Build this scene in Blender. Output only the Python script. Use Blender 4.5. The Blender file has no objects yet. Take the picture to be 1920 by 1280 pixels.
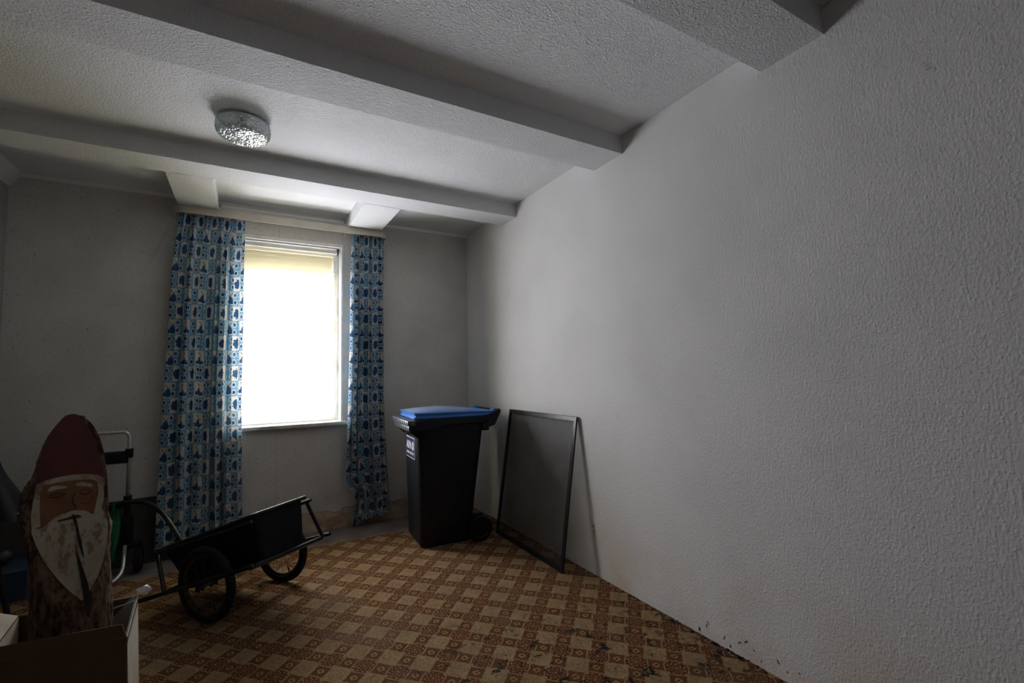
import bpy, bmesh, math, random
from mathutils import Vector, Matrix, noise as mnoise
C = bpy.context.scene.collection
scn = bpy.context.scene
R_ = math.radians

# ------------------------------------------------------------------ camera
F_PX = 870.9
YAW, PITCH, ROLL = 0.5207, 0.0668, -0.0203
CAM = Vector((-2.0263, -4.4673, 1.35))
fw = Vector((math.sin(YAW)*math.cos(PITCH), math.cos(YAW)*math.cos(PITCH), math.sin(PITCH)))
rt = Vector((math.cos(YAW), -math.sin(YAW), 0))
up = rt.cross(fw)
rt2 = rt*math.cos(ROLL) + up*math.sin(ROLL)
up2 = -rt*math.sin(ROLL) + up*math.cos(ROLL)
cd = bpy.data.cameras.new('camera')
cam = bpy.data.objects.new('camera', cd); C.objects.link(cam)
cd.sensor_width = 36; cd.lens = F_PX/1920*36; cd.clip_start = .02
m3 = Matrix((rt2, up2, -fw)).transposed()
cam.matrix_world = Matrix.Translation(CAM) @ m3.to_4x4()
scn.camera = cam

# ------------------------------------------------------------------ light and exposure
scn.view_settings.view_transform = 'Standard'
scn.view_settings.look = 'None'
scn.view_settings.gamma = 1
scn.view_settings.use_curve_mapping = False
scn.view_settings.exposure = 0.0
scn.cycles.use_denoising = True
scn.cycles.max_bounces = 12
scn.cycles.diffuse_bounces = 6
scn.cycles.transparent_max_bounces = 16
scn.cycles.sample_clamp_indirect = 6
w = bpy.data.worlds.new('overcast_sky'); scn.world = w; w.use_nodes = True
w.node_tree.nodes['Background'].inputs[0].default_value = (.80, .88, 1, 1)
w.node_tree.nodes['Background'].inputs[1].default_value = 1.2
ld = bpy.data.lights.new('daylight', 'AREA'); ld.shape = 'RECTANGLE'
ld.size = 2.0; ld.size_y = 2.1; ld.energy = 760; ld.color = (.77, .78, .97)
lo = bpy.data.objects.new('daylight', ld); C.objects.link(lo)
lo.location = (-1.92, .80, 1.42); lo.rotation_euler = (R_(-90), 0, R_(33))   # bright overcast daylight outside, facing the room

# ------------------------------------------------------------------ node helper
class X:
    nt = None
    def __init__(s, v): s.v = v
    @staticmethod
    def op(kind, *a, clamp=False):
        n = X.nt.nodes.new('ShaderNodeMath'); n.operation = kind; n.use_clamp = clamp
        for i, q in enumerate(a):
            q = q.v if isinstance(q, X) else q
            if isinstance(q, (int, float)): n.inputs[i].default_value = q
            else: X.nt.links.new(q, n.inputs[i])
        return X(n.outputs[0])
    def __add__(s, o): return X.op('ADD', s, o)
    __radd__ = __add__
    def __sub__(s, o): return X.op('SUBTRACT', s, o)
    def __rsub__(s, o): return X.op('SUBTRACT', o, s)
    def __mul__(s, o): return X.op('MULTIPLY', s, o)
    __rmul__ = __mul__
    def __truediv__(s, o): return X.op('DIVIDE', s, o)
    def lt(s, o): return X.op('LESS_THAN', s, o)
    def gt(s, o): return X.op('GREATER_THAN', s, o)
    def fract(s): return X.op('FRACT', s)
    def floor(s): return X.op('FLOOR', s)
    def rnd(s): return X.op('FLOOR', s + .5)
    def abs(s): return X.op('ABSOLUTE', s)
    def mod(s, o): return X.op('FLOORED_MODULO', s, o)
    def sin(s): return X.op('SINE', s)
    def cos(s): return X.op('COSINE', s)
    def pow(s, o): return X.op('POWER', s, o)
    def sqrt(s): return X.op('SQRT', s)
    def max(s, o): return X.op('MAXIMUM', s, o)
    def min(s, o): return X.op('MINIMUM', s, o)
    def ss(s, a, b):
        n = X.nt.nodes.new('ShaderNodeMapRange'); n.interpolation_type = 'SMOOTHSTEP'
        X.nt.links.new(s.v, n.inputs[0]); n.inputs[1].default_value = a; n.inputs[2].default_value = b
        return X(n.outputs[0])

class Mat:
    def __init__(s, name, base=(.5,.5,.5), rough=.6, metal=0., spec=.5):
        s.m = bpy.data.materials.new(name); s.m.use_nodes = True; s.nt = s.m.node_tree
        s.b = s.nt.nodes['Principled BSDF']; s.out = s.nt.nodes['Material Output']
        s.b.inputs['Base Color'].default_value = (*base, 1); s.b.inputs['Roughness'].default_value = rough
        s.b.inputs['Metallic'].default_value = metal; s.b.inputs['Specular IOR Level'].default_value = spec
        s.use()
    def use(s): X.nt = s.nt
    def coord(s, kind='Object'):
        s.use(); n = s.nt.nodes.new('ShaderNodeTexCoord'); p = s.nt.nodes.new('ShaderNodeSeparateXYZ')
        s.nt.links.new(n.outputs[kind], p.inputs[0])
        return X(p.outputs[0]), X(p.outputs[1]), X(p.outputs[2])
    def vec(s, x, y, z=0.):
        n = s.nt.nodes.new('ShaderNodeCombineXYZ')
        for i, q in enumerate((x, y, z)):
            if isinstance(q, X): s.nt.links.new(q.v, n.inputs[i])
            else: n.inputs[i].default_value = q
        return n.outputs[0]
    def noise(s, scale, detail=2, vec=None, rough=.5, kind='Object'):
        n = s.nt.nodes.new('ShaderNodeTexNoise'); n.inputs['Scale'].default_value = scale
        n.inputs['Detail'].default_value = detail; n.inputs['Roughness'].default_value = rough
        if vec is None:
            t = s.nt.nodes.new('ShaderNodeTexCoord'); vec = t.outputs[kind]
        s.nt.links.new(vec, n.inputs['Vector']); return X(n.outputs['Fac'])
    def voro(s, scale, vec=None, feature='F1', rnd=1.):
        n = s.nt.nodes.new('ShaderNodeTexVoronoi'); n.inputs['Scale'].default_value = scale; n.feature = feature
        n.inputs['Randomness'].default_value = rnd
        if vec is None:
            t = s.nt.nodes.new('ShaderNodeTexCoord'); vec = t.outputs['Object']
        s.nt.links.new(vec, n.inputs['Vector']); return X(n.outputs['Distance'])
    def mix(s, f, a, b):
        n = s.nt.nodes.new('ShaderNodeMix'); n.data_type = 'RGBA'
        for q, i in ((f, 0), (a, 6), (b, 7)):
            if isinstance(q, X): q = q.v
            if isinstance(q, (int, float)): n.inputs[i].default_value = q
            elif isinstance(q, tuple): n.inputs[i].default_value = (*q, 1)
            else: s.nt.links.new(q, n.inputs[i])
        return n.outputs[2]
    def color(s, c): s.nt.links.new(c, s.b.inputs['Base Color'])
    def rough(s, x): s.nt.links.new(x.v, s.b.inputs['Roughness'])
    def bump(s, h, strength=.5, dist=.003):
        n = s.nt.nodes.new('ShaderNodeBump'); n.inputs['Strength'].default_value = strength
        n.inputs['Distance'].default_value = dist; s.nt.links.new(h.v, n.inputs['Height'])
        s.nt.links.new(n.outputs[0], s.b.inputs['Normal']); return n.outputs[0]
    def shader(s, kind, col=(1,1,1), **kw):
        n = s.nt.nodes.new(kind)
        if isinstance(col, tuple): n.inputs[0].default_value = (*col, 1)
        else: s.nt.links.new(col, n.inputs[0])
        for k, v in kw.items(): n.inputs[k].default_value = v
        return n
    def blend(s, f, a, b):
        n = s.nt.nodes.new('ShaderNodeMixShader')
        if isinstance(f, X): s.nt.links.new(f.v, n.inputs[0])
        else: n.inputs[0].default_value = f
        s.nt.links.new(a.outputs[0], n.inputs[1]); s.nt.links.new(b.outputs[0], n.inputs[2]); return n
    def surface(s, n): s.nt.links.new(n.outputs[0], s.out.inputs[0])

# ------------------------------------------------------------------ materials
def woodchip(name, base, chip=.5, tint=None, fleck=False, dirt_floor=False):
    M = Mat(name, base, .85, spec=.2)
    x, y, z = M.coord()
    n1 = M.noise(95, 3); n2 = M.noise(38, 2); n3 = M.noise(2.2, 4); 
    v = M.voro(70).ss(.0, .42)
    ns = M.noise(1, 2, vec=M.vec(x*120., y*120., z*62.)); M.bump(n1*.3 + ns*.8 + n2*.15 - v*.4, chip, .008)
    c = M.mix(n3.ss(.35, .75), base, tuple(q*.93 for q in base))
    if fleck:
        f = M.noise(60, 2, rough=.7).gt(.68)
        c = M.mix(f*.55, c, (.16, .14, .11))
        f2 = M.voro(12).lt(.05)*M.noise(3, 1).gt(.5)
        c = M.mix(f2*.8, c, (.05, .045, .04))
    if dirt_floor:
        f = M.noise(14, 4, rough=.7)
        st = M.noise(3., 3)
        low = z.ss(.55, .0)
        c = M.mix(low*st.ss(.38, .62)*.5, c, (.62, .47, .30))
        c = M.mix(f.gt(.735)*.55, c, (.32, .27, .22))
    M.color(c)
    return M
M_wall_r = woodchip('wall_woodchip_white', (.72, .72, .71), .32, dirt_floor=True)
M_ceil = woodchip('ceiling_textured_plaster', (.72, .73, .73), .7)
M_beam = woodchip('beam_plaster', (.66, .67, .67), .6)
M_beam_s = Mat('smooth_white_paint', (.80, .80, .79), .5)

def back_wall_mat():
    M = Mat('wallpaper_speckled_grey', (.5,.5,.5), .85, spec=.2)
    x, y, z = M.coord()
    n1 = M.noise(120, 3); M.bump(n1, .25, .002)
    base = (.66, .645, .61)
    c = M.mix(M.noise(2.5, 4).ss(.3, .75), base, (.57, .55, .51))
    f = M.noise(55, 3, rough=.7).gt(.615); c = M.mix(f*.5, c, (.24, .22, .19))
    f2 = M.voro(13).lt(.055)*M.noise(3, 1).gt(.48); c = M.mix(f2*.85, c, (.04, .035, .03))
    # wallpaper seams
    for sx in (-1.79, -1.26):
        c = M.mix((x-sx).abs().lt(.0012)*z.lt(2.7)*.45, c, (.2, .18, .15))
    # peeled strip at the bottom showing plaster
    e = M.noise(5, 4, rough=.6)
    edge = .10 + e*.14 - (x + 1.05).abs()*.03
    peel = z.lt(edge)*x.gt(-1.66)
    rim = (z-edge).abs().lt(.0035)*x.gt(-1.66)
    pl = M.mix(M.noise(7, 4).ss(.45, .7), (.58, .46, .33), (.40, .25, .16))
    c = M.mix(peel, c, pl); c = M.mix(rim*.6, c, (.15, .10, .07))
    # brown mould
    c = M.mix(z.ss(.5, 0.)*M.noise(4, 4).ss(.5, .7)*.6, c, (.22, .14, .08))
    M.color(c); return M
M_back = back_wall_mat()
M_rear = woodchip('rear_wall_dark_brown', (.10, .085, .07), .3)
M_left = woodchip('wallpaper_left_grey', (.34, .335, .32), .3, fleck=True)

def carpet_mat():
    M = Mat('patterned_carpet', (.2,.1,.05), .95, spec=.08)
    x, y, z = M.coord()
    U = (x + 1.527)/.1207; V = (y + 1.396)/.1272
    wob = M.noise(60, 2) - .5; wob2 = M.noise(63, 2, vec=M.vec(x+7.3, y, z)) - .5
    U = U + wob*.10; V = V + wob2*.10
    i = U.rnd(); j = V.rnd(); u = U - i; v = V - j
    par = (i + j).mod(2.0)                      # 0 = dark medallion
    au = u.abs(); av = v.abs()
    ang = X.op('ARCTAN2', v, u)
    tan = M.mix(M.noise(9, 3).ss(.3,.7), (.33,.235,.130), (.27,.185,.098))
    brown = (.115,.042,.012); red = (.115,.036,.013)
    # corner unit: brown square with a tan square ring
    cu = (.5-au); cv = (.5-av); cd_ = cu.max(cv)
    ring = cd_.gt(.060)*cd_.lt(.112)
    c = M.mix(ring, brown, tan)
    star = (cu.max(.0005).pow(.85) + cv.max(.0005).pow(.85)).pow(1.176)      # concave star round each corner
    d = 1. - star + (ang*16.).cos()*.012*(1.-par*.5)
    e_ = cu.min(cv)
    # medallions
    c = M.mix(d.lt(.575)*cd_.gt(.018), c, tan)
    c = M.mix((d-.555).abs().lt(.018)*par, c, (.20,.11,.045))
    c = M.mix(e_.lt(.014)*cd_.gt(.12)*.75, c, (.17,.085,.03))
    fl = M.noise(95, 2, rough=.6)
    r = (u*u + v*v).sqrt()
    petal = (ang*8.).cos()*(r*34.).sin()
    darkm = d.lt(.49)*e_.gt(.058)*(1.-par)
    c = M.mix(darkm, c, M.mix((petal + fl*1.6).gt(1.30), red, tan))
    c = M.mix(darkm*r.lt(.035), c, tan)
    lm = d.lt(.5)*par
    pet2 = ((ang*4.).cos().abs().lt(.16)*r.lt(.24)).max((r-.27).abs().lt(.018)*(ang*8.).cos().gt(.1)).max(r.lt(.05))
    c = M.mix(lm*(fl.gt(.53)*r.lt(.40)).max(pet2)*.62, c, (.19,.10,.035))
    # weave and dirt
    c = M.mix(M.noise(260, 2).ss(.35,.75)*.35, c, (.06,.035,.015))
    c = M.mix(M.noise(1.7, 5, rough=.65).ss(.45,.75)*.45, c, (.16,.12,.08))
    sx = x + .75; sy = y + 2.9
    near = (1. - (sx*sx*.8 + sy*sy).sqrt()/1.1).max(0.)
    c = M.mix(M.noise(13, 5, rough=.75, vec=M.vec(x+3, y, z)).ss(.56,.62)*near*1.6, c, (.015,.014,.012))
    wx = 1. + x/.35; wx = wx.max(0.)
    c = M.mix(M.noise(15, 5, rough=.75).ss(.56,.61)*wx*y.lt(-2.3)*1.1, c, (.012,.012,.010))
    M.color(c); M.bump(M.noise(420, 2) + M.noise(90, 2)*.4, .5, .003)
    return M
M_carpet = carpet_mat()
def felt():
    M = Mat('grey_felt', (.2,.18,.17), .97, spec=.05)
    c = M.mix(M.noise(120, 4, rough=.8).ss(.35,.65), (.15,.125,.115), (.27,.235,.22))
    c = M.mix(M.noise(4, 4).ss(.4,.7)*.6, c, (.10,.08,.07)); M.color(c); M.bump(M.noise(200, 3), .6, .004); return M
M_felt = felt()

def curtain_mat():
    M = Mat('delft_tile_curtain', (.7,.68,.62), .9, spec=.1)
    u_, v_, _ = M.coord('UV')
    wq = M.noise(14, 2, vec=M.vec(u_, v_, 0.)) - .5; U = u_/.115 + wq*.10; V = v_/.121 + wq*.07
    i = U.floor(); j = V.floor(); fu = U-i-.5; fv = V-j-.5
    par = (i+j).mod(2.0); row = j.mod(2.0)
    white = (.60,.585,.53); light = (.12,.32,.48); mid = (.035,.135,.29); dark = (.008,.025,.07)
    vv = M.vec(u_, v_, 0.)
    nz = M.noise(190, 2, vec=vv); nb = M.noise(60, 2, vec=vv)
    # white tile, windmill
    bx = fu/ (.25 + fv*-.14); by = (fv+.15)/.28
    body = (bx*bx + by*by).lt(1.)
    sr = ((fu)*(fu) + (fv-.12)*(fv-.12)).sqrt()
    sail = ((fu.abs() - (fv-.12).abs()).abs().lt(.035)*sr.lt(.36))
    bush = (((fu.abs()-.33)*(fu.abs()-.33) + (fv+.27)*(fv+.27)).sqrt() + (nb-.5)*.25).lt(.12)
    wm = M.mix(body.max(bush), white, M.mix(nz.gt(.5), dark, mid))
    wm = M.mix(sail, wm, mid)
    # white tile, bouquet
    rr = (fu*fu + (fv+.02)*(fv+.02)).sqrt() + (nb-.5)*.45
    bq = M.mix(rr.lt(.33), white, M.mix(nz.gt(.5), dark, mid))
    wt = M.mix(row, wm, bq)
    # blue tile, four little roundels
    qu = (fu.abs()-.25); qv = (fv.abs()-.25); q = (qu*qu+qv*qv).sqrt()
    fig = (q + (nz-.5)*.30).lt(.125)
    bl = M.mix(q.lt(.19), light, white); bl = M.mix(fig, bl, M.mix(nb.gt(.5), dark, mid))
    c = M.mix(par, wt, bl)
    sm = (M.noise(330, 1, vec=vv).gt(.66))*(nb.gt(.47))
    c = M.mix(sm*.8, c, mid)
    line = fu.abs().max(fv.abs()).gt(.478)
    c = M.mix(line*.8, c, light)
    c = M.mix(M.noise(2.5, 3).ss(.4,.8)*.12, c, (.45,.38,.22))
    M.color(c)
    tr = M.shader('ShaderNodeBsdfTranslucent', c)
    M.surface(M.blend(.24, M.b, tr)); return M
M_curt = curtain_mat()

def blind_mat():
    M = Mat('roller_blind_cloth', (.8,.72,.45), .8)
    c = M.mix(M.noise(180, 2)*.25, (.92,.80,.42), (.84,.72,.36))
    c = M.mix(M.noise(9, 1).gt(.80)*.8, c, (.2,.1,.05))
    M.color(c)
    tr = M.shader('ShaderNodeBsdfTranslucent', c)
    tp = M.shader('ShaderNodeBsdfTransparent', (1,.99,.95))
    a = M.blend(.42, M.b, tr); M.surface(M.blend(.44, a, tp)); return M
M_blind = blind_mat()
def noisy(name, a, b, rough, scale=20, metal=0., spec=.5, bump=0, th=(.4,.7), detail=4):
    M = Mat(name, a, rough, metal, spec)
    M.color(M.mix(M.noise(scale, detail).ss(*th), a, b))
    if bump: M.bump(M.noise(scale*4, 3), bump, .002)
    return M
M_frame = noisy('window_white_paint', (.80,.80,.77), (.70,.68,.60), .45, 12)
M_sill = noisy('sill_pale_stone', (.60,.61,.60), (.42,.42,.42), .35, 30)
M_pelmet = noisy('pelmet_cream', (.56,.52,.42), (.48,.44,.36), .5, 5)
M_glass = Mat('window_pane', (1,1,1), .02)
M_glass.use()
_g = M_glass.shader('ShaderNodeBsdfGlossy', (1,1,1), Roughness=.02); _t = M_glass.shader('ShaderNodeBsdfTransparent', (.97,.98,.98))
M_glass.surface(M_glass.blend(.06, _t, _g))
M_shade_slats = noisy('added_shade_slats', (.28,.27,.25), (.2,.19,.18), .6, 8)
M_binb = noisy('bin_black_plastic', (.007,.008,.010), (.012,.013,.016), .45, 25, bump=.12, spec=.3)
M_bing = noisy('bin_rim_grey', (.050,.056,.066), (.11,.12,.13), .38, 60)  # mottled grey, lighter than the black body
M_blue = noisy('bin_lid_blue', (.06,.21,.56), (.07,.22,.58), .30, 6)
def lidtop():
    M = Mat('bin_lid_blue_dusty', (.05,.14,.4), .45)
    x, y, z = M.coord()
    M.color(M.mix(z.ss(1.040, 1.052)*(M.noise(9, 4).ss(.25,.7)*.35 + .35), (.060,.20,.54), (.34,.37,.42))); return M
M_lidtop = lidtop()
M_tyre = noisy('rubber_tyre', (.007,.007,.007), (.014,.013,.013), .7, 40, bump=.2, spec=.25)
M_blackp = noisy('black_plastic', (.008,.008,.008), (.013,.013,.013), .5, 30, spec=.3)
M_cart = noisy('cart_tub_plastic', (.005,.005,.006), (.010,.010,.010), .6, 14, bump=.1, spec=.2)
M_tube = noisy('cart_steel_tube', (.016,.016,.017), (.035,.027,.020), .34, 25, metal=.4, spec=.4)
M_rim = noisy('rusty_brass_rim', (.10,.065,.025), (.05,.03,.015), .5, 30, metal=.6)
M_spoke = noisy('spoke_steel', (.14,.13,.12), (.08,.06,.05), .4, 60, metal=.8)
M_alu = noisy('brushed_aluminium', (.72,.72,.72), (.60,.60,.60), .38, 60, metal=.75)
M_scrf = noisy('screen_frame_aluminium', (.010,.010,.011), (.016,.016,.016), .34, 30, metal=.2, spec=.4)
M_plate = Mat('lamp_base_enamel', (.22,.23,.23), .6)
M_white = Mat('white_print', (.72,.73,.76), .5)
M_navy = noisy('navy_sticker', (.012,.022,.085), (.010,.018,.07), .4, 30)
M_orange = noisy('orange_white_sticker', (.55,.22,.08), (.7,.66,.58), .5, 120, th=(.45,.55))
M_green = noisy('green_plastic_film', (.010,.16,.065), (.006,.09,.035), .4, 12)
M_card = noisy('cardboard_brown', (.125,.078,.042), (.10,.062,.034), .85, 4, bump=.1)
M_cardw = noisy('cardboard_pale_lining_lit', (.46,.43,.35), (.38,.34,.27), .8, 5)  # pale inner card; window light on the flaps is put into this colour
M_wood = noisy('cut_wood', (.20,.10,.05), (.13,.06,.03), .75, 14)
M_hat = noisy('dark_red_paint', (.095,.015,.012), (.065,.011,.009), .6, 12, bump=.2)
M_skin = noisy('orange_brown_paint', (.20,.080,.030), (.14,.052,.02), .65, 16, bump=.15)
M_olive = noisy('olive_board', (.065,.062,.048), (.045,.042,.033), .8, 6)
M_dblue = noisy('dark_blue_plastic_sheet', (.022,.050,.085), (.014,.034,.06), .5, 7)
M_navyc = noisy('dark_navy_cloth', (.006,.008,.012), (.010,.013,.017), .9, 30, bump=.2)
def beard():
    M = Mat('worn_white_paint', (.6,.55,.42), .7)
    x, y, z = M.coord()
    st = M.noise(1, 4, vec=M.vec(x*26., y*26., z*9.), rough=.7)
    c = M.mix(st.ss(.50,.60)*.85, (.40,.37,.29), (.19,.095,.045)); c = M.mix(M.noise(9,3).ss(.4,.75)*.6, c, (.28,.21,.13)); c = M.mix(M.noise(1, 2, vec=M.vec(x*300., y*300., z*60.)).ss(.55,.75)*.5, c, (.25,.18,.11))
    M.color(c); return M
M_beard = beard()
def bark():
    M = Mat('rough_bark', (.1,.06,.04), .95, spec=.1)
    x, y, z = M.coord()
    st = M.noise(1, 5, vec=M.vec(x*45., y*45., z*17.), rough=.65)
    M.color(M.mix(st.ss(.35,.65), (.045,.028,.020), (.19,.125,.085))); M.bump(st, 1., .018); return M
M_bark = bark()
M_crack = Mat('dark_split_wood', (.018,.010,.006), .9)
M_line = Mat('dark_pencil_line', (.05,.028,.015), .8)
def lampglass():
    M = Mat('pressed_crystal_glass', (1,1,1), .05)
    v = M.voro(75); 
    n = M.noise(110, 2)
    h = v.ss(0.,.6)*.8 + n*.5
    b = M.nt.nodes.new('ShaderNodeBump'); b.inputs['Strength'].default_value = .5; b.inputs['Distance'].default_value = .004
    M.nt.links.new(h.v, b.inputs['Height'])
    g = M.shader('ShaderNodeBsdfGlossy', (.98,1,.99), Roughness=.10); M.nt.links.new(b.outputs[0], g.inputs['Normal'])
    t = M.shader('ShaderNodeBsdfTransparent', M.mix(v.ss(.15,.55), (.90,.93,.92), (.52,.56,.55)))
    tl = M.shader('ShaderNodeBsdfDiffuse', (.5,.54,.53)); M.nt.links.new(b.outputs[0], tl.inputs['Normal'])
    M.surface(M.blend(.24, M.blend(.20, t, tl), g)); return M
M_lampg = lampglass()
def gauze():
    M = Mat('fly_screen_gauze', (.03,.03,.029), .7, spec=.2)
    x, y, z = M.coord()
    a = (x*0. + y*420.).fract().lt(.3); b = (z*420.).fract().lt(.3)
    t = M.shader('ShaderNodeBsdfTransparent', (1,1,1))
    n = M.noise(5, 3).ss(.3,.8)*.10
    M.surface(M.blend(n + .46, t, M.b)); return M
M_gauze = gauze()
def film():
    M = Mat('clear_plastic_film', (.75,.76,.78), .25)
    M.bump(M.noise(45, 3), 1., .01)
    t = M.shader('ShaderNodeBsdfTransparent', (.95,.95,.95)); M.surface(M.blend(.45, t, M.b)); return M
M_film = film()
M_web = Mat('cobweb_dust', (.38,.37,.35), .9)
M_straw = noisy('straw_bits', (.50,.42,.28), (.3,.25,.16), .8, 50)
M_chip = noisy('brown_chip', (.20,.12,.07), (.10,.07,.05), .9, 90)
M_soot = Mat('black_mould', (.012,.012,.011), .9)

# ------------------------------------------------------------------ mesh helpers
def link(name, bm, mat, parent=None, smooth=False, loc=None):
    me = bpy.data.meshes.new(name); bm.to_mesh(me); bm.free()
    if smooth is True:
        for p in me.polygons: p.use_smooth = True
    me.materials.append(mat.m if isinstance(mat, Mat) else mat)
    o = bpy.data.objects.new(name, me); C.objects.link(o)
    if parent: o.parent = parent
    if loc: o.location = loc
    if smooth == 'auto':
        for p in me.polygons: p.use_smooth = True
        md = None
        me.set_sharp_from_angle(angle=R_(35))
    return o
def thing(name, label, cat, loc=(0,0,0), rotz=0, group=None):
    o = bpy.data.objects.new(name, None); C.objects.link(o); o.empty_display_size = .1
    o.location = loc; o.rotation_euler = (0,0,rotz); o['label'] = label; o['category'] = cat
    if group: o['group'] = group
    return o
def tag(o, label=None, cat=None, group=None, kind=None):
    if label: o['label'] = label
    if cat: o['category'] = cat
    if group: o['group'] = group
    if kind: o['kind'] = kind
    return o
def struct(name, bm, mat, label=None, smooth=False):
    o = link(name, bm, mat, None, smooth); o['kind'] = 'structure'
    if label: o['label'] = label
    return o
def B(): return bmesh.new()
def box(bm, lo_, hi, bev=0, seg=2, mat=None):
    g = bmesh.ops.create_cube(bm, size=1)['verts']
    lo_ = Vector(lo_); hi = Vector(hi); c = (lo_+hi)/2; s = hi-lo_
    for v in g: v.co = Vector((v.co.x*s.x, v.co.y*s.y, v.co.z*s.z)) + c
    if bev:
        es = list({e for v in g for e in v.link_edges})
        r = bmesh.ops.bevel(bm, geom=es, offset=bev, segments=seg, affect='EDGES', profile=.5)
        g = r['verts'] if False else [v for v in bm.verts if v.is_valid and v in set(r['verts']) or v in g and v.is_valid]
    if mat is not None:
        for v in (g if not bev else set(g)): v.co = mat @ v.co
    return bm
def tube(bm, pts, r, seg=12, closed=False, caps=True, rs=None):
    pts = [Vector(p) for p in pts]; n = len(pts); rings = []
    prev = None
    for i, p in enumerate(pts):
        a = pts[(i-1) % n] if (closed or i > 0) else p
        b = pts[(i+1) % n] if (closed or i < n-1) else p
        t = (b-a).normalized()
        if prev is None:
            h = Vector((0,0,1)) if abs(t.z) < .9 else Vector((1,0,0))
            x = t.cross(h).normalized()
        else:
            x = (prev - t*prev.dot(t)).normalized()
        prev = x; y = t.cross(x)
        rr = rs[i] if rs else r
        rings.append([bm.verts.new(p + (x*math.cos(2*math.pi*k/seg) + y*math.sin(2*math.pi*k/seg))*rr) for k in range(seg)])
    m = n if closed else n-1
    for i in range(m):
        A, D = rings[i], rings[(i+1) % n]
        for k in range(seg): bm.faces.new((A[k], A[(k+1) % seg], D[(k+1) % seg], D[k]))
    if caps and not closed:
        bm.faces.new(rings[0][::-1]); bm.faces.new(rings[-1])
    return bm
def bend(pts, rad=.05, n=6):
    pts = [Vector(p) for p in pts]; out = [pts[0]]
    for i in range(1, len(pts)-1):
        a, p, b = pts[i-1], pts[i], pts[i+1]
        r = min(rad, (a-p).length*.48, (b-p).length*.48)
        s = p + (a-p).normalized()*r; e = p + (b-p).normalized()*r
        for k in range(n+1):
            t = k/n; out.append(s*(1-t)**2 + p*2*t*(1-t) + e*t*t)
    out.append(pts[-1]); return out
def smoothpath(pts, n=8):
    pts = [Vector(p) for p in pts]; P = [pts[0]] + pts + [pts[-1]]; out = []
    for i in range(1, len(P)-2):
        for k in range(n):
            t = k/n; a, b, c, d = P[i-1], P[i], P[i+1], P[i+2]
            out.append(.5*((2*b) + (c-a)*t + (2*a-5*b+4*c-d)*t*t + (3*b-a-3*c+d)*t**3))
    out.append(pts[-1]); return out
def lathe(bm, prof, seg=48, M=Matrix(), cap0=False, cap1=False):
    rings = []
    for r, z in prof:
        rings.append([bm.verts.new(M @ Vector((r*math.cos(2*math.pi*k/seg), r*math.sin(2*math.pi*k/seg), z))) for k in range(seg)])
    for a, b in zip(rings, rings[1:]):
        for k in range(seg): bm.faces.new((a[k], a[(k+1) % seg], b[(k+1) % seg], b[k]))
    if cap0: bm.faces.new(rings[0][::-1])
    if cap1: bm.faces.new(rings[-1])
    return bm
def prism(bm, poly, ext, M=Matrix()):
    """poly: 3-D points (list of Vector), ext: extrusion vector"""
    a = [bm.verts.new(M @ Vector(p)) for p in poly]; b = [bm.verts.new(M @ (Vector(p)+Vector(ext))) for p in poly]
    n = len(poly); bm.faces.new(a); bm.faces.new(b[::-1])
    for i in range(n): bm.faces.new((a[i], b[i], b[(i+1) % n], a[(i+1) % n]))
    bmesh.ops.recalc_face_normals(bm, faces=bm.faces)
    return bm
def rrect(x0, x1, y0, y1, r, n=6):
    out = []
    for cx, cy, a0 in ((x1-r, y0+r, -90), (x1-r, y1-r, 0), (x0+r, y1-r, 90), (x0+r, y0+r, 180)):
        for k in range(n+1):
            a = R_(a0 + 90*k/n); out.append((cx+r*math.cos(a), cy+r*math.sin(a)))
    return out
def loft(bm, levels, cap0=True, cap1=True):
    rings = [[bm.verts.new(Vector((x, y, z))) for x, y in ring] for ring, z in levels]
    for a, b in zip(rings, rings[1:]):
        n = len(a)
        for k in range(n): bm.faces.new((a[k], a[(k+1) % n], b[(k+1) % n], b[k]))
    if cap0: bm.faces.new(rings[0][::-1])
    if cap1: bm.faces.new(rings[-1])
    return bm

# ------------------------------------------------------------------ room shell
XL, YR, ZC, ZB = -3.48, -5.6, 2.8155, 2.7018
W0, W1, WZ0, WZ1 = -2.145, -1.275, .945, 2.535       # window opening
bm = B(); box(bm, (XL-.2, YR-.2, -.2), (.2, .2, 0)); struct('floor', bm, M_felt)
bm = B(); box(bm, (XL-.2, YR-.2, ZC), (.2, .2, ZC+.2)); struct('ceiling', bm, M_ceil)
bm = B(); box(bm, (0, YR-.2, 0), (.2, .0, ZC)); struct('wall_right', bm, M_wall_r)
bm = B(); box(bm, (XL-.2, YR-.2, 0), (XL, 0, ZC)); struct('wall_left', bm, M_left)
bm = B(); box(bm, (XL, YR-.2, 0), (0, YR, ZC)); struct('wall_rear', bm, M_rear)
bm = B()
YW = .26
box(bm, (XL-.2, 0, 0), (W0, YW, ZC)); box(bm, (W1, 0, 0), (.2, YW, ZC))
box(bm, (W0, 0, 0), (W1, YW, WZ0-.035)); box(bm, (W0, 0, WZ1), (W1, YW, ZC))
struct('wall_back', bm, M_back)
# patterned carpet laid over the felt
bm = B()
random.seed(4)
n = 70; top = []; 
for k in range(n+1):
    x = XL + (0-XL)*k/n
    yb = -.40 - .035*(x+1.6) + .012*mnoise.noise(Vector((x*3, 0, 0))) + .004*mnoise.noise(Vector((x*17, 5, 0)))
    top.append((x, yb))
poly = [Vector((XL, YR, .001))] + [Vector((0, YR, .001))] + [Vector((x, y, .001)) for x, y in reversed(top)]
prism(bm, poly, (0, 0, .006))
cpt = link('carpet', bm, M_carpet)
tag(cpt, 'brown and tan medallion patterned carpet covering the floor up to the grey strip', 'carpet')

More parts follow.
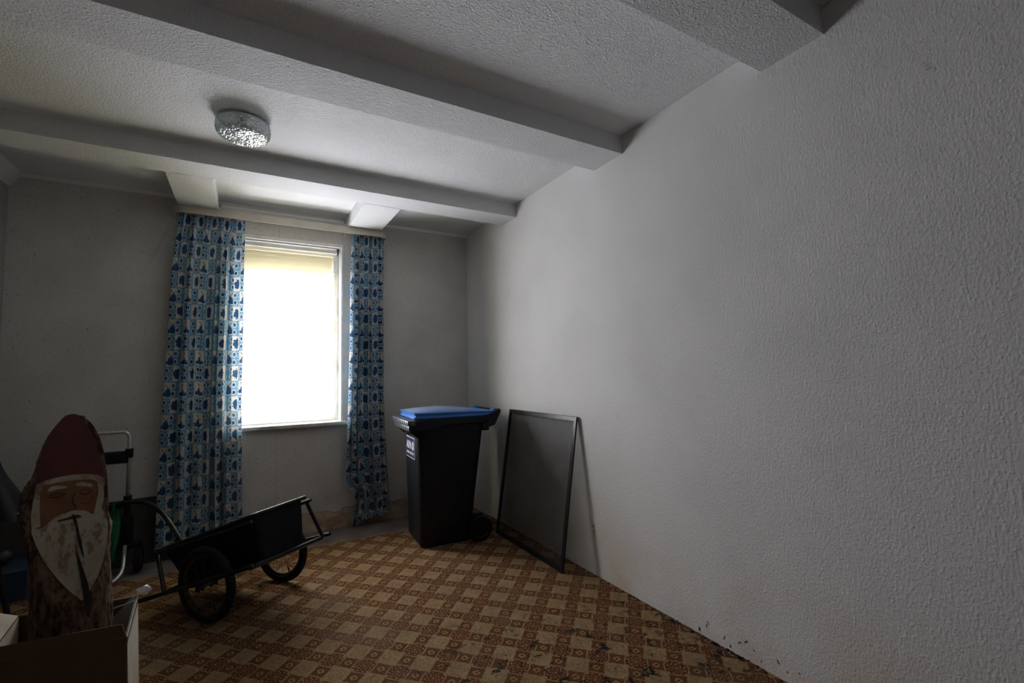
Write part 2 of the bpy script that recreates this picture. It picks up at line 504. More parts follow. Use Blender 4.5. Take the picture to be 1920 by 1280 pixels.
# beams and trimmers
def beam(y0, y1, name, mat=M_beam):
    bm = B(); box(bm, (XL, y0, ZB), (0, y1, ZC)); 
    o = struct(name, bm, mat); return o
beam(-1.048, -.80, 'trim_1'); beam(-2.373, -2.100, 'trim_2'); beam(-3.543, -3.274, 'trim_3'); beam(-4.72, -4.45, 'trim_4')
bm = B(); box(bm, (-2.505, -.805, ZB), (-2.24, 0, ZC)); struct('trim_5', bm, M_beam)
bm = B(); box(bm, (-1.237, -.805, ZB), (-.945, 0, ZC)); struct('trim_6', bm, M_beam)
bm = B()
for a, b in ((XL, -2.505), (-.945, 0)):
    prism(bm, [Vector((a, 0, ZC)), Vector((a, 0, ZC-.022)), Vector((a, -.022, ZC))], (b-a, 0, 0))
box(bm, (-2.24, -.006, ZC-.045), (-1.237, 0, ZC-.028)); box(bm, (-2.24, -.006, ZB-.06), (-2.226, 0, ZC-.028)); box(bm, (-1.251, -.006, ZB-.06), (-1.237, 0, ZC-.028))
struct('trim_7', bm, M_beam_s)
bm = B(); prism(bm, [Vector((XL, YR, ZC)), Vector((XL, YR, ZC-.10)), Vector((XL+.07, YR, ZC))], (0, -YR, 0)); struct('trim_8', bm, M_beam)

# window: casing, frame, pane, blind, sill, added outdoor slats
win = thing('window_1', 'white framed window with a drawn pale yellow roller blind', 'window'); win['kind'] = 'structure'
bm = B()
cz = .03
box(bm, (W0-cz, -.012, WZ0-.01), (W0, .02, WZ1+cz), .004); box(bm, (W1, -.012, WZ0-.01), (W1+cz*.6, .02, WZ1+cz), .004)
box(bm, (W0, -.012, WZ1), (W1, .02, WZ1+cz), .004)
link('window_casing', bm, M_frame, win)
bm = B()   # fixed frame lining in the reveal
box(bm, (W0, .075, WZ0), (W0+.03, .135, WZ1), .004); box(bm, (W1-.03, .075, WZ0), (W1, .135, WZ1), .004)
box(bm, (W0+.03, .075, WZ1-.03), (W1-.03, .135, WZ1), .004); box(bm, (W0+.03, .075, WZ0), (W1-.03, .135, WZ0+.02), .004)
box(bm, (W0+.03, .085, WZ0+.02), (W0+.06, .125, WZ1-.03), .004); box(bm, (W1-.06, .085, WZ0+.02), (W1-.03, .125, WZ1-.03), .004)
box(bm, (W0+.06, .085, WZ1-.07), (W1-.06, .125, WZ1-.03), .004); box(bm, (W0+.06, .085, WZ0+.02), (W1-.06, .125, WZ0+.045), .004)
fr = link('window_frame', bm, M_frame, win)
bm = B(); box(bm, (W0, .02, WZ0), (W0+.006, .075, WZ1)); box(bm, (W1-.006, .02, WZ0), (W1, .075, WZ1)); box(bm, (W0+.006, .02, WZ1-.006), (W1-.006, .075, WZ1))
link('reveal_lining', bm, M_frame, win)
bm = B(); box(bm, (W0+.055, .10, WZ0+.04), (W1-.055, .106, WZ1-.065)); link('pane', bm, M_glass, win)
for hz in (2.34, 1.98, 1.42, 1.06):
    bm = B(); tube(bm, [(W1-.052, .068, hz-.035), (W1-.052, .068, hz+.035)], .008, 10); tube(bm, [(W1-.052, .068, hz-.045), (W1-.052, .068, hz+.045)], .004, 8)
    h_ = link('hinge', bm, M_frame, win)
bm = B(); box(bm, (-2.26, -.048, WZ0-.035), (-1.16, .075, WZ0), .008, 3); sill = link('window_sill', bm, M_sill, win, 'auto')
bm = B()   # slats added outside, unseen, to shade the top of the blind
for k in range(8):
    z0 = WZ1 - k*.042
    box(bm, (W0, .195, z0-.041), (W1, .205, z0), .003)
link('added_slats', bm, M_shade_slats, win)

bl = thing('roller_blind', 'pale yellow roller blind pulled down in front of the window pane', 'blind')
bm = B(); tube(bm, [(W0+.03, .040, WZ1-.040), (W1-.028, .040, WZ1-.040)], .017, 16); link('roller', bm, M_frame, bl, 'auto')
for x in (W0+.02, W1-.018):
    bm = B(); box(bm, (x-.012, .022, WZ1-.062), (x-.002 if x > -1.5 else x+.004, .058, WZ1-.007)); link('bracket', bm, M_blackp, bl)
bm = B(); box(bm, (W1-.032, .030, WZ1-.030), (W1-.012, .040, WZ1-.014)); link('bracket', bm, M_blackp, bl)
bm = B(); nx, nz = 24, 60; g = []
for j in range(nz+1):
    z = WZ1-.045 - (WZ1-.045-(WZ0+.016))*j/nz; row = []
    for i in range(nx+1):
        s = i/nx; xr = W1-.058 - .012*min(1, max(0, (2.46-z)/.35))
        x = (W0+.05) + (xr-(W0+.05))*s
        row.append(bm.verts.new((x, .060 - .017*math.exp(-j/2.5) - .002*math.sin(s*6+z*3), z)))
    g.append(row)
for j in range(nz):
    for i in range(nx): bm.faces.new((g[j][i], g[j+1][i], g[j+1][i+1], g[j][i+1]))
link('blind_cloth', bm, M_blind, bl, True)
bm = B(); box(bm, (W0+.05, .054, WZ0+.004), (W1-.072, .066, WZ0+.018), .003); link('bottom_bar', bm, M_frame, bl)

# pelmet / curtain rail
pel = thing('curtain_pelmet', 'long cream curtain pelmet with rounded ends above the window', 'curtain rail')
bm = B(); path = []
x0, x1, yf = -2.535, -.885, -.158; r = .075
out = [(x0, 0)] + [(x0+r-r*math.cos(R_(a)), yf+r-r*math.sin(R_(a))) for a in range(0, 91, 10)] + [(x1-r+r*math.sin(R_(a)), yf+r-r*math.cos(R_(a))) for a in range(0, 91, 10)] + [(x1, 0)]
inn = [(x0+.006, 0)] + [(x0+r-(r-.006)*math.cos(R_(a)), yf+r-(r-.006)*math.sin(R_(a))) for a in range(0, 91, 10)] + [(x1-r+(r-.006)*math.sin(R_(a)), yf+r-(r-.006)*math.cos(R_(a))) for a in range(0, 91, 10)] + [(x1-.006, 0)]
PZ0, PZ1 = 2.640, 2.700
ring = [(bm.verts.new((a, b, PZ0)), bm.verts.new((a, b, PZ1)), bm.verts.new((c, d, PZ1)), bm.verts.new((c, d, PZ0))) for (a, b), (c, d) in zip(out, inn)]
for p, q in zip(ring, ring[1:]):
    for k in range(4): bm.faces.new((p[k], q[k], q[(k+1) % 4], p[(k+1) % 4]))
bm.faces.new(ring[0][::-1]); bm.faces.new(ring[-1])
bmesh.ops.recalc_face_normals(bm, faces=bm.faces)
link('front_board', bm, M_pelmet, pel, 'auto')
bm = B(); box(bm, (x0+.05, -.13, PZ1-.018), (x1-.05, 0, PZ1-.004)); link('rail', bm, M_beam_s, pel)

# ------------------------------------------------------------------ curtains
def interp(tab, z):
    if z >= tab[0][0]: return tab[0][1]
    for (z0, a), (z1, b) in zip(tab, tab[1:]):
        if z1 <= z <= z0: return a + (b-a)*(z0-z)/(z0-z1)
    return tab[-1][1]
def curtain(name, label, left, right, hem, full, folds, seed, tear=None):
    bm = B(); uvl = bm.loops.layers.uv.new('UVMap'); nx, nz = 330, 150; g = []; uv = {}
    ztop = 2.672
    for j in range(nz+1):
        row = []
        for i in range(nx+1):
            s = i/nx
            zb = hem(s)
            z = ztop - (ztop-zb)*j/nz
            l = interp(left, z); r_ = interp(right, z)
            if tear: l = max(l, l + tear(z))
            t = j/nz
            ph = 2*math.pi*folds*s + 1.6*math.sin(2*math.pi*1.3*s + seed) + .7*math.sin(2*math.pi*3.1*s+seed*2)
            amp = .016 + .026*min(1, (ztop-z)/.8)
            am2 = .55 + .45*math.sin(2*math.pi*2.3*s + seed*3)
            hp = math.sin(2*math.pi*(folds*2.6)*s + seed)*.010*math.exp(-(ztop-z)/.28)
            y = -.103 + 1.12*amp*am2*math.sin(ph + .25*math.sin(z*1.6+s*5)) + hp + .004*math.sin(z*7 + s*40 + seed)
            dx = .85/(folds*2*math.pi)*math.sin(2*ph)*(r_-l)*.6*min(1, (ztop-z)/.5)
            x = l + (r_-l)*s + dx
            x += .010*mnoise.noise(Vector((s*3+seed, z*1.3, 0)))*min(1, (ztop-z)/.8)
            v = bm.verts.new((x, y, z)); row.append(v); uv[v] = (s*full + .01*mnoise.noise(Vector((s*4, z*2, seed))), z + .004*math.sin(s*30))
        g.append(row)
    for j in range(nz):
        for i in range(nx):
            f = bm.faces.new((g[j][i], g[j+1][i], g[j+1][i+1], g[j][i+1]))
            for lp in f.loops: lp[uvl].uv = uv[lp.vert]
    o = link(name, bm, M_curt, None, True); tag(o, label, 'curtain', 'curtains hanging from the pelmet'); return o
curtain('curtain', 'wide blue and white Delft tile print curtain hanging left of the window',
        [(2.67,-2.500),(2.3,-2.528),(1.9,-2.548),(1.3,-2.560),(.9,-2.570),(.25,-2.580),(0,-2.585)],
        [(2.67,-2.048),(2.2,-2.052),(1.2,-2.052),(.25,-2.028),(0,-2.02)],
        lambda s: .065 + .012*math.sin(s*9), 1.20, 7, 1.3)
curtain('curtain', 'narrow blue and white Delft tile print curtain with torn hem right of the window',
        [(2.67,-1.204),(2.2,-1.212),(1.7,-1.215),(1.3,-1.222),(.9,-1.230),(.43,-1.236),(.40,-1.215),(.36,-1.212),(.33,-1.168),(.22,-1.155),(.14,-1.165),(.09,-1.195),(0,-1.185)],
        [(2.67,-.912),(2.0,-.912),(1.2,-.905),(.5,-.885),(0,-.866)],
        lambda s: (.015 + .055*min(1, max(0, (s-.10)/.18))**.6 + .012*math.sin(s*14)) if s < .5 else .07+.012*math.sin(s*14)+.05*(s-.5), .85, 5, 4.1)

# ------------------------------------------------------------------ ceiling lamp
LX, LY = -2.060, -1.49
lamp = thing('ceiling_lamp', 'round pressed glass ceiling lamp mounted between the first two beams', 'lamp', (LX, LY, ZC))
bm = B(); lathe(bm, [(.06,0),(.118,0),(.122,-.004),(.122,-.012),(.05,-.016)], 48, cap0=True, cap1=True); link('base_plate', bm, M_plate, lamp, 'auto')
bm = B(); seg = 96
prof = [(p.x, p.z) for p in smoothpath([Vector((a, 0, b)) for a, b in [(.124,-.004),(.130,-.012),(.134,-.03),(.136,-.055),(.134,-.075),(.124,-.092),(.105,-.101),(.08,-.106),(.05,-.109),(.02,-.110),(.002,-.110)]], 8)]; seg = 240
rings = []
for ri, (r, z) in enumerate(prof):
    ring = []
    for k in range(seg):
        a = 2*math.pi*k/seg
        q_ = Vector((math.cos(a)*r, math.sin(a)*r, z))
        d = .0090*(mnoise.voronoi(q_*95)[0][0] - .35) + .0012*mnoise.noise(q_*160) if ri > 10 else 0
        ring.append(bm.verts.new(((r+d)*math.cos(a), (r+d)*math.sin(a), z + d)))
    rings.append(ring)
for a, b in zip(rings, rings[1:]):
    for k in range(seg): bm.faces.new((a[k], b[k], b[(k+1) % seg], a[(k+1) % seg]))
bm.faces.new(rings[-1][::-1])
link('glass_shade', bm, M_lampg, lamp, True)
bm = B(); tube(bm, [(0,0,-.014),(0,0,-.045)], .018, 16); link('socket', bm, M_beam_s, lamp, 'auto')
bm = B(); lathe(bm, [(.004,-.045),(.013,-.046),(.016,-.055),(.026,-.068),(.028,-.078),(.022,-.092),(.008,-.098)], 20, cap0=True, cap1=True); link('bulb', bm, M_white, lamp, True)

# ------------------------------------------------------------------ wheelie bin
bin_ = thing('wheelie_bin', 'black wheelie bin with blue lid standing in the corner', 'bin', (-.925, -.975, .007), R_(-4))
bm = B()
levels = []
for z, a in ((0,0),(.02,.03),(.05,.05),(.3,.2),(.6,.5),(.9,.85),(.95,1)):
    x0 = .085 - .030*a; x1 = .50 + .12*z/.95; y0 = .060-.030*z/.95; y1 = .50+.030*z/.95
    if z == 0: x0 += .015; y0 += .015; y1 -= .015
    levels.append((rrect(x0, x1, y0, y1, .055), z))
loft(bm, levels)
link('body', bm, M_binb, bin_, 'auto')
bm = B()   # collar all round
loft(bm, [(rrect(.03,.66,.012,.548,.05), .935), (rrect(.012,.67,.004,.556,.045), .945), (rrect(.012,.67,.004,.556,.045), .985), (rrect(.03,.66,.02,.54,.045), .992)])
col = link('collar', bm, M_binb, bin_, 'auto')
for y in (-.004, .548):      # side skirts tapering to the back
    bm = B(); prism(bm, [Vector((.0,y,.985)), Vector((.60,y,.985)), Vector((.60,y,.965)), Vector((.30,y,.945)), Vector((.15,y,.915)), Vector((0,y,.905))], (0,.016,0)); link('side_skirt', bm, M_binb, bin_)
bm = B()   # front lifting rim, two ribbed bands
box(bm, (-.030,-.012,.950), (.03,.572,.990), .006); box(bm, (-.018,.004,.905), (.04,.556,.950), .006)
fr_ = link('front_lifting_rim', bm, M_bing, bin_, 'auto')
for k in range(9):
    y = .03 + k*.0625; bm = B()
    box(bm, (-.033, y-.004, .954), (-.028, y+.004, .986)); link('rim_rib', bm, M_bing, fr_)
    bm = B(); box(bm, (-.021, y+.016, .910), (-.016, y+.024, .946)); link('rim_rib', bm, M_bing, fr_)
for k, y in enumerate((.06, .28, .50)):
    bm = B(); prism(bm, [Vector((-.012,y-.06,.908)), Vector((-.012,y+.06,.908)), Vector((.060,y,.835)), ], (.0,0,0.0)) if False else None
    vs = [bm.verts.new(p) for p in ((-.012,y-.060,.908),(-.012,y+.060,.908),(.075,y+.060,.908),(.075,y-.060,.908),(.062,y,.845))]
    bm.faces.new(vs[:4]); bm.faces.new((vs[0],vs[4],vs[1])); bm.faces.new((vs[1],vs[4],vs[2])); bm.faces.new((vs[2],vs[4],vs[3])); bm.faces.new((vs[3],vs[4],vs[0]))
    bmesh.ops.recalc_face_normals(bm, faces=bm.faces); link('gusset', bm, M_blackp, bin_)
for y in (.01, .50):      # rear handle brackets
    bm = B(); prism(bm, [Vector((.58,y,.985)), Vector((.70,y,1.02)), Vector((.745,y,1.045)), Vector((.755,y,1.02)), Vector((.70,y,.915)), Vector((.65,y,.90)), Vector((.645,y,.875)), Vector((.60,y,.875))], (0,.045,0)); link('handle_bracket', bm, M_binb, bin_)
bm = B(); tube(bm, [(.735,.0,1.028),(.735,.56,1.020)], .017, 18); link('handle_bar', bm, M_blackp, bin_, 'auto')
# lid
bm = B()
lv = [(rrect(.035,.70,.025,.535,.035), .993), (rrect(.030,.705,.020,.540,.035), 1.000), (rrect(.030,.705,.020,.540,.035), 1.012), (rrect(.040,.70,.032,.528,.035), 1.016)]
loft(bm, lv); lid = link('lid', bm, M_blue, bin_, 'auto')
bm = B(); nX, nY = 26, 18; g = []
for i in range(nX+1):
    s = i/nX; row = []
    for j in range(nY+1):
        t = j/nY
        x = .028 + .670*s; y = .022 + .516*t
        edge = (1-abs(2*t-1)**6)
        hgt = 1.040 + .030*math.sin(min(1, s*1.15)*math.pi)**.8*edge if s < .87 else 1.040 + .0*edge
        hgt = 1.042 + .030*max(0, math.sin(math.pi*min(1, (s+.04)*1.03)))**.9*edge - .012*s
        row.append((x, y, hgt))
    g.append(row)
tv = [[bm.verts.new(p) for p in row] for row in g]
bv = [[bm.verts.new((p[0] + (.022 if i == 0 else 0), p[1] + (.014 if j == 0 else -.014 if j == nY else 0), 1.010)) for j, p in enumerate(row)] for i, row in enumerate(g)]
for i in range(nX):
    for j in range(nY): bm.faces.new((tv[i][j], tv[i+1][j], tv[i+1][j+1], tv[i][j+1]))
    bm.faces.new((tv[i][0], bv[i][0], bv[i+1][0], tv[i+1][0])); bm.faces.new((tv[i][nY], tv[i+1][nY], bv[i+1][nY], bv[i][nY]))
for j in range(nY):
    bm.faces.new((tv[0][j], tv[0][j+1], bv[0][j+1], bv[0][j])); bm.faces.new((tv[nX][j], bv[nX][j], bv[nX][j+1], tv[nX][j+1]))
bmesh.ops.delete(bm, geom=[v for v in bm.verts if not v.link_faces], context='VERTS')
link('lid_top', bm, M_lidtop, lid, 'auto')
for y in (.03, .44):
    bm = B(); tube(bm, [(.712,y,1.026),(.712,y+.06,1.024)], .024, 16); link('lid_hinge', bm, M_blue, lid, 'auto')
# wheels
def disc_wheel(R, wdt, c, parent, name='wheel'):
    M = Matrix.Translation(c) @ Matrix.Rotation(R_(90), 4, 'X')
    bm = B(); h = wdt/2
    lathe(bm, [(R*.70,-h),(R*.92,-h),(R,-h*.55),(R,h*.55),(R*.92,h),(R*.70,h)], 40, M); t_ = link(name, bm, M_tyre, parent, 'auto')
    bm = B(); lathe(bm, [(R*.2,-h*.9),(R*.25,-h*.5),(R*.62,-h*.4),(R*.72,-h*.85),(R*.72,h*.85),(R*.62,h*.4),(R*.25,h*.5),(R*.2,h*.9)], 40, M, True, True); link('wheel_disc', bm, M_blackp, t_, 'auto')
    return t_
disc_wheel(.100, .045, Vector((.555, .010, .100)), bin_); disc_wheel(.100, .045, Vector((.555, .545, .100)), bin_)
bm = B(); tube(bm, [(.555,.01,.100),(.555,.545,.100)], .011, 12); link('axle', bm, M_tube, bin_, 'auto')
for y in (.09,.45):
    bm = B(); box(bm, (.49,y-.02,.06), (.605,y+.02,.20), .01); link('axle_mount', bm, M_blackp, bin_, 'auto')
# sticker on the front
SX = .0685
bm = B(); box(bm, (SX-.010,.135,.668), (SX+.004,.415,.835)); stk = link('sticker', bm, M_white, bin_)
stk.rotation_euler = (0,0,0)
bm = B(); box(bm, (SX-.0108,.141,.674), (SX-.004,.409,.829)); link('sticker_field', bm, M_navy, stk)
def text(s, size, loc, parent, mat, bold=.0, sx=1.):
    cu = bpy.data.curves.new('txt', 'FONT'); cu.body = s; cu.size = size; cu.extrude = .0006; cu.offset = bold; cu.align_x = 'CENTER'; cu.space_character = .92
    o = bpy.data.objects.new('txt', cu); C.objects.link(o)
    dg = bpy.context.evaluated_depsgraph_get(); me = bpy.data.meshes.new_from_object(o.evaluated_get(dg))
    bpy.data.objects.remove(o); me.materials.clear(); me.materials.append(mat.m)
    t = bpy.data.objects.new('lettering', me); C.objects.link(t); t.parent = parent
    # text x axis -> -y of the bin (reads left to right from the front), text y -> z
    t.matrix_local = Matrix.Translation(loc) @ Matrix(((0,0,-1,0),(-sx,0,0,0),(0,1,0,0),(0,0,0,1)))
    return t
text('ALBA', .082, (SX-.0115, .315, .742), stk, M_white, .0030, .86)
text('COMPACT DAY SYSTEM', .027, (SX-.0115, .275, .698), stk, M_white, .0006, .86)
text('VENUS', .022, (.0588, .28, .848), bin_, M_bing, .0006)
bm = B()   # round emblem of six lobes with a bar
for k in range(6):
    a = R_(60*k+30); cy, cz_ = .183 + .020*math.cos(a), .770 + .026*math.sin(a)
    lathe(bm, [(.0115,0),(.0115,.0015)], 16, Matrix.Translation((SX-.0112,cy,cz_)) @ Matrix.Rotation(R_(-90),4,'Y'), True, True)
lathe(bm, [(.010,0),(.022,0),(.022,.0012),(.010,.0012)], 24, Matrix.Translation((SX-.0112,.183,.770)) @ Matrix.Rotation(R_(-90),4,'Y'))
link('emblem', bm, M_white, stk)

# ------------------------------------------------------------------ fly screen leaning on the wall
scr = thing('fly_screen', 'black framed grey mesh fly screen leaning against the right wall', 'fly screen')
ya, yb_ = -1.853, -.905
bx, tx = -.168, -.012; zt = 1.022
n_ = Vector((zt, 0, tx-bx)).normalized()*-1
upv = Vector((tx-bx, 0, zt)).normalized(); L = math.hypot(tx-bx, zt)
def scr_box(bm, y0, y1, s0, s1, th):
    a = Vector((bx-.010, 0, .009)); 
    P_ = [a + upv*s0, a + upv*s1]
    pts = [Vector((0,y0,0))+P_[0], Vector((0,y1,0))+P_[0], Vector((0,y1,0))+P_[1], Vector((0,y0,0))+P_[1]]
    prism(bm, pts, -n_*th)
fwid = .030
for nm, y0, y1, s0, s1 in (('side_rail', ya, ya+fwid, 0, L), ('side_rail', yb_-fwid, yb_, 0, L), ('bottom_rail', ya+fwid, yb_-fwid, 0, fwid), ('top_rail', ya+fwid, yb_-fwid, L-fwid, L)):
    bm = B(); scr_box(bm, y0, y1, s0, s1, .013); link(nm, bm, M_scrf, scr)
bm = B(); a = Vector((bx-.010, 0, .009)) - n_*.005; g = []
for i in range(31):
    row = []
    for j in range(31):
        s = fwid*.5 + (L-fwid)*i/30; y = ya+fwid*.5 + (yb_-ya-fwid)*j/30
        d = .006*mnoise.noise(Vector((s*3, y*3, 2)))*math.sin(math.pi*i/30)*math.sin(math.pi*j/30)
        row.append(bm.verts.new(a + upv*s + Vector((0,y,0)) + n_*d))
    g.append(row)
for i in range(30):
    for j in range(30): bm.faces.new((g[i][j], g[i+1][j], g[i+1][j+1], g[i][j+1]))
link('mesh_gauze', bm, M_gauze, scr, True)

# ------------------------------------------------------------------ garden cart
cartM = Vector((-2.0, -1.130, .007))
axd = Vector((.7475, .6643, 0)); ln = Vector((.6643, -.7475, 0))
T = R_(20.0)
cart = thing('garden_cart', 'black two-wheeled garden cart tipped up, standing before the left curtain', 'cart', cartM, math.atan2(ln.y, ln.x))
# local: x = ln (front, raised), y = axd (far side), z up ; tilt inside by T about the axle
WR = .205
TM = Matrix.Translation((0,0,WR)) @ Matrix.Rotation(-T, 4, 'Y')
def tl(p): return TM @ Vector(p)
bm = B()
def ringc(x0, x1, hw, z, r=.04, n=5): return [(x, y) for x, y in rrect(x0, x1, -hw, hw, r, n)]
lv = [(ringc(-.30,.31,.16,0), -.005), (ringc(-.38,.345,.185,0), .20), (ringc(-.40,.350,.195,0), .258), (ringc(-.40,.350,.195,0), .262), (ringc(-.385,.335,.18,0), .262), (ringc(-.365,.325,.17,0), .19), (ringc(-.29,.30,.15,0), .005)]
loft(bm, lv)
for v in bm.verts: v.co = TM @ v.co
link('tub', bm, M_cart, cart, 'auto')
bm = B(); lp = [tl((x, y, .266)) for x, y in rrect(-.425,.362,-.212,.212,.03,5)]
tube(bm, lp, .011, 10, closed=True); link('tub_rim', bm, M_blackp, cart, True)
for y in (-.222, .222):
    bm = B(); tube(bm, bend([tl((-.42,y,.258)), tl((.24,y,.235)), tl((.375,y,.236))], .1), .0105, 12); link('upper_rail', bm, M_tube, cart, 'auto')
yo = .325
for s_ in (-1, 1):
    bm = B(); tube(bm, [tl((-.46,s_*yo,.038)), tl((.44 if s_ < 0 else .372,s_*(yo-.02),.018 if s_ < 0 else -.008))], .0125, 12); link('frame_tube', bm, M_tube, cart, 'auto')
bm = B(); tube(bm, [tl((.425,-.335,.016)), tl((.330,.275,-.012))], .0125, 12)
link('cross_tube', bm, M_tube, cart, 'auto')
bm = B(); tube(bm, [tl((-.26,-yo,.036)), tl((-.26,yo,.036))], .011, 12); link('cross_tube', bm, M_tube, cart, 'auto')
for p, q in (((.345,.215,.235),(.352,.262,.000)), ((-.40,-.215,.25),(-.24,-yo,.035)), ((-.40,.215,.25),(-.24,yo,.035))):
    bm = B(); tube(bm, [tl(p), tl(q)], .011, 12); link('strut', bm, M_tube, cart, 'auto')
# pull handle: arched tube with a thicker grip, behind the tub
bm = B()
hp = [(-.48,.0,.20),(-.60,.0,.335),(-.70,.0,.430),(-.80,.0,.492),(-.92,.0,.520),(-1.03,.0,.514),(-1.13,.0,.492),(-1.30,.0,.440)]
hp = smoothpath(hp, 6); tube(bm, hp, .0145, 14); link('pull_handle', bm, M_tube, cart, 'auto')
bm = B(); k0 = int(len(hp)*.80); tube(bm, hp[k0:] , .0195, 14); link('grip', bm, M_tyre, cart, 'auto')
# spoked wheels
for s_ in (-1, 1):
    cy = s_*.264; M = Matrix.Translation((0,cy,WR)) @ Matrix.Rotation(R_(90), 4, 'X')
    bm = B()
    tube(bm, [M @ Vector(((WR-.024)*math.cos(2*math.pi*k/56), (WR-.024)*math.sin(2*math.pi*k/56), 0)) for k in range(56)], .024, 14, closed=True)
    wh = link('wheel', bm, M_tyre, cart, True)
    bm = B(); lathe(bm, [(WR-.046,-.013),(WR-.040,-.015),(WR-.052,-.006),(WR-.052,.006),(WR-.040,.015),(WR-.046,.013),(WR-.056,.005),(WR-.056,-.005),(WR-.046,-.013)], 56, M); link('rim', bm, M_rim, wh, 'auto')
    bm = B(); lathe(bm, [(.008,-.04),(.016,-.035),(.022,-.028),(.022,-.024),(.012,-.02),(.012,.02),(.022,.024),(.022,.028),(.016,.035),(.008,.04)], 20, M, True, True); link('hub', bm, M_spoke, wh, 'auto')
    for k in range(20):
        a = 2*math.pi*k/20 + .1; sd = 1 if k % 2 else -1; a2 = a + (.55 if (k//2) % 2 else -.55)
        bm = B(); tube(bm, [M @ Vector((.020*math.cos(a2), .020*math.sin(a2), sd*.025)), M @ Vector(((WR-.052)*math.cos(a), (WR-.052)*math.sin(a), 0))], .0013, 5); link('spoke', bm, M_spoke, wh)
    bm = B(); tube(bm, [M @ Vector(((WR-.054)*math.cos(5.2), (WR-.054)*math.sin(5.2), 0)), M @ Vector(((WR-.09)*math.cos(5.2), (WR-.09)*math.sin(5.2), 0))], .004, 8); link('valve', bm, M_blackp, wh)
bm = B(); tube(bm, [(0,-.305,WR),(0,.305,WR)], .008, 12); link('axle', bm, M_tube, cart, 'auto')
for s_ in (-1, 1):
    for yy in (.21, .315):
        bm = B(); box(bm, (-.015,s_*yy-.003,WR-.02), (.015,s_*yy+.003,WR+.055)); link('axle_bracket', bm, M_tube, cart)

# green film bag over the handle
Mi = cart.matrix_basis if False else (Matrix.Translation(cartM) @ Matrix.Rotation(math.atan2(ln.y, ln.x), 4, 'Z'))
hpt = Mi @ Vector((-1.185, .0, .476))
bm = B(); g = []
for j in range(29):
    t = j/28; row = []
    zz = hpt.z + .024 - .40*t
    wd = .010 + .030*math.sin(min(1, t*1.5)*math.pi*.62)*(1-.35*t)
    for i in range(25):
        a = 2*math.pi*i/24
        rx = wd*(1+.25*math.sin(a*3+t*5)); ry = (.024 + .012*math.sin(t*3))*(1+.3*math.sin(a*5+t*9))
        row.append(bm.verts.new((hpt.x - .010 - .02*t + rx*math.cos(a), hpt.y + ry*math.sin(a), zz + .006*math.sin(a*4))))
    g.append(row)
for j in range(28):
    for i in range(24): bm.faces.new((g[j][i], g[j+1][i], g[j+1][i+1], g[j][i+1]))
bmesh.ops.remove_doubles(bm, verts=bm.verts, dist=1e-5)
gb = link('plastic_bag', bm, M_green, None, True); tag(gb, 'crumpled green plastic bag hanging over the cart pull handle', 'bag')

# ------------------------------------------------------------------ folding hand truck at the back wall
ht = thing('hand_truck', 'folded silver and black hand truck standing against the back wall', 'hand truck', (0,0,0))
xr_, xl_ = -2.739, -3.085; yt = -.19
bm = B(); tube(bm, bend([(xl_,yt,.50),(xl_,yt,.985),(xr_,yt,.985),(xr_,yt,.50)], .05), .0125, 14); link('handle_tube', bm, M_alu, ht, True)
bm = B(); box(bm, (xl_+.012,yt-.016,.765), (xr_-.0,yt+.016,.850), .008); link('cross_panel', bm, M_blackp, ht, 'auto')
cp = ht.children[-1]
for x in (xl_, xr_):
    bm = B(); box(bm, (x-.022,yt-.022,.80), (x+.022,yt+.022,.865), .006); link('clamp', bm, M_blackp, ht, 'auto')
bm = B(); box(bm, (-2.915,yt-.0185,.785), (-2.873,yt-.0155,.835)); link('sticker', bm, M_orange, cp)
for x in (xl_, xr_):
    bm = B(); tube(bm, [(x,yt,.50),(x,yt,.535)], .024, 14); link('collar', bm, M_blackp, ht, 'auto')
    bm = B(); tube(bm, [(x,yt,.16),(x,yt,.51)], .019, 14); box(bm, (x-.03,yt-.03,.20), (x+.035,yt+.03,.40), .01); link('lower_tube', bm, M_blackp, ht, 'auto')
    q = Vector((x+.075, yt-.015, .092)); wo = disc_wheel(.085, .040, q, ht)
    for me_ in (wo.data, wo.children[0].data):
        me_.transform(Matrix.Translation(q) @ Matrix.Rotation(R_(90),4,'Z') @ Matrix.Translation(-q))
bm = B(); box(bm, (xl_-.07,yt-.035,.175), (xr_+.095,yt+.02,.212), .008); link('axle_bar', bm, M_blackp, ht, 'auto')
bm = B(); tube(bm, bend([(xr_+.0,yt-.035,.20),(xr_+.012,yt-.15,.06),(xr_-.03,yt-.24,.022),(xl_+.03,yt-.24,.022),(xl_-.012,yt-.15,.06),(xl_,yt-.035,.20)], .05), .0115, 14); link('foot_tube', bm, M_alu, ht, True)

# olive board leaning against the wall behind
bm = B(); prism(bm, [Vector((-3.44,-.020,.46)), Vector((-2.50,-.020,.475)), Vector((-2.50,-.045,.0)), Vector((-3.44,-.045,.0))], (0,.012,0))
ob = link('board', bm, M_olive); tag(ob, 'low dark olive board leaning on the back wall behind the hand truck', 'board')

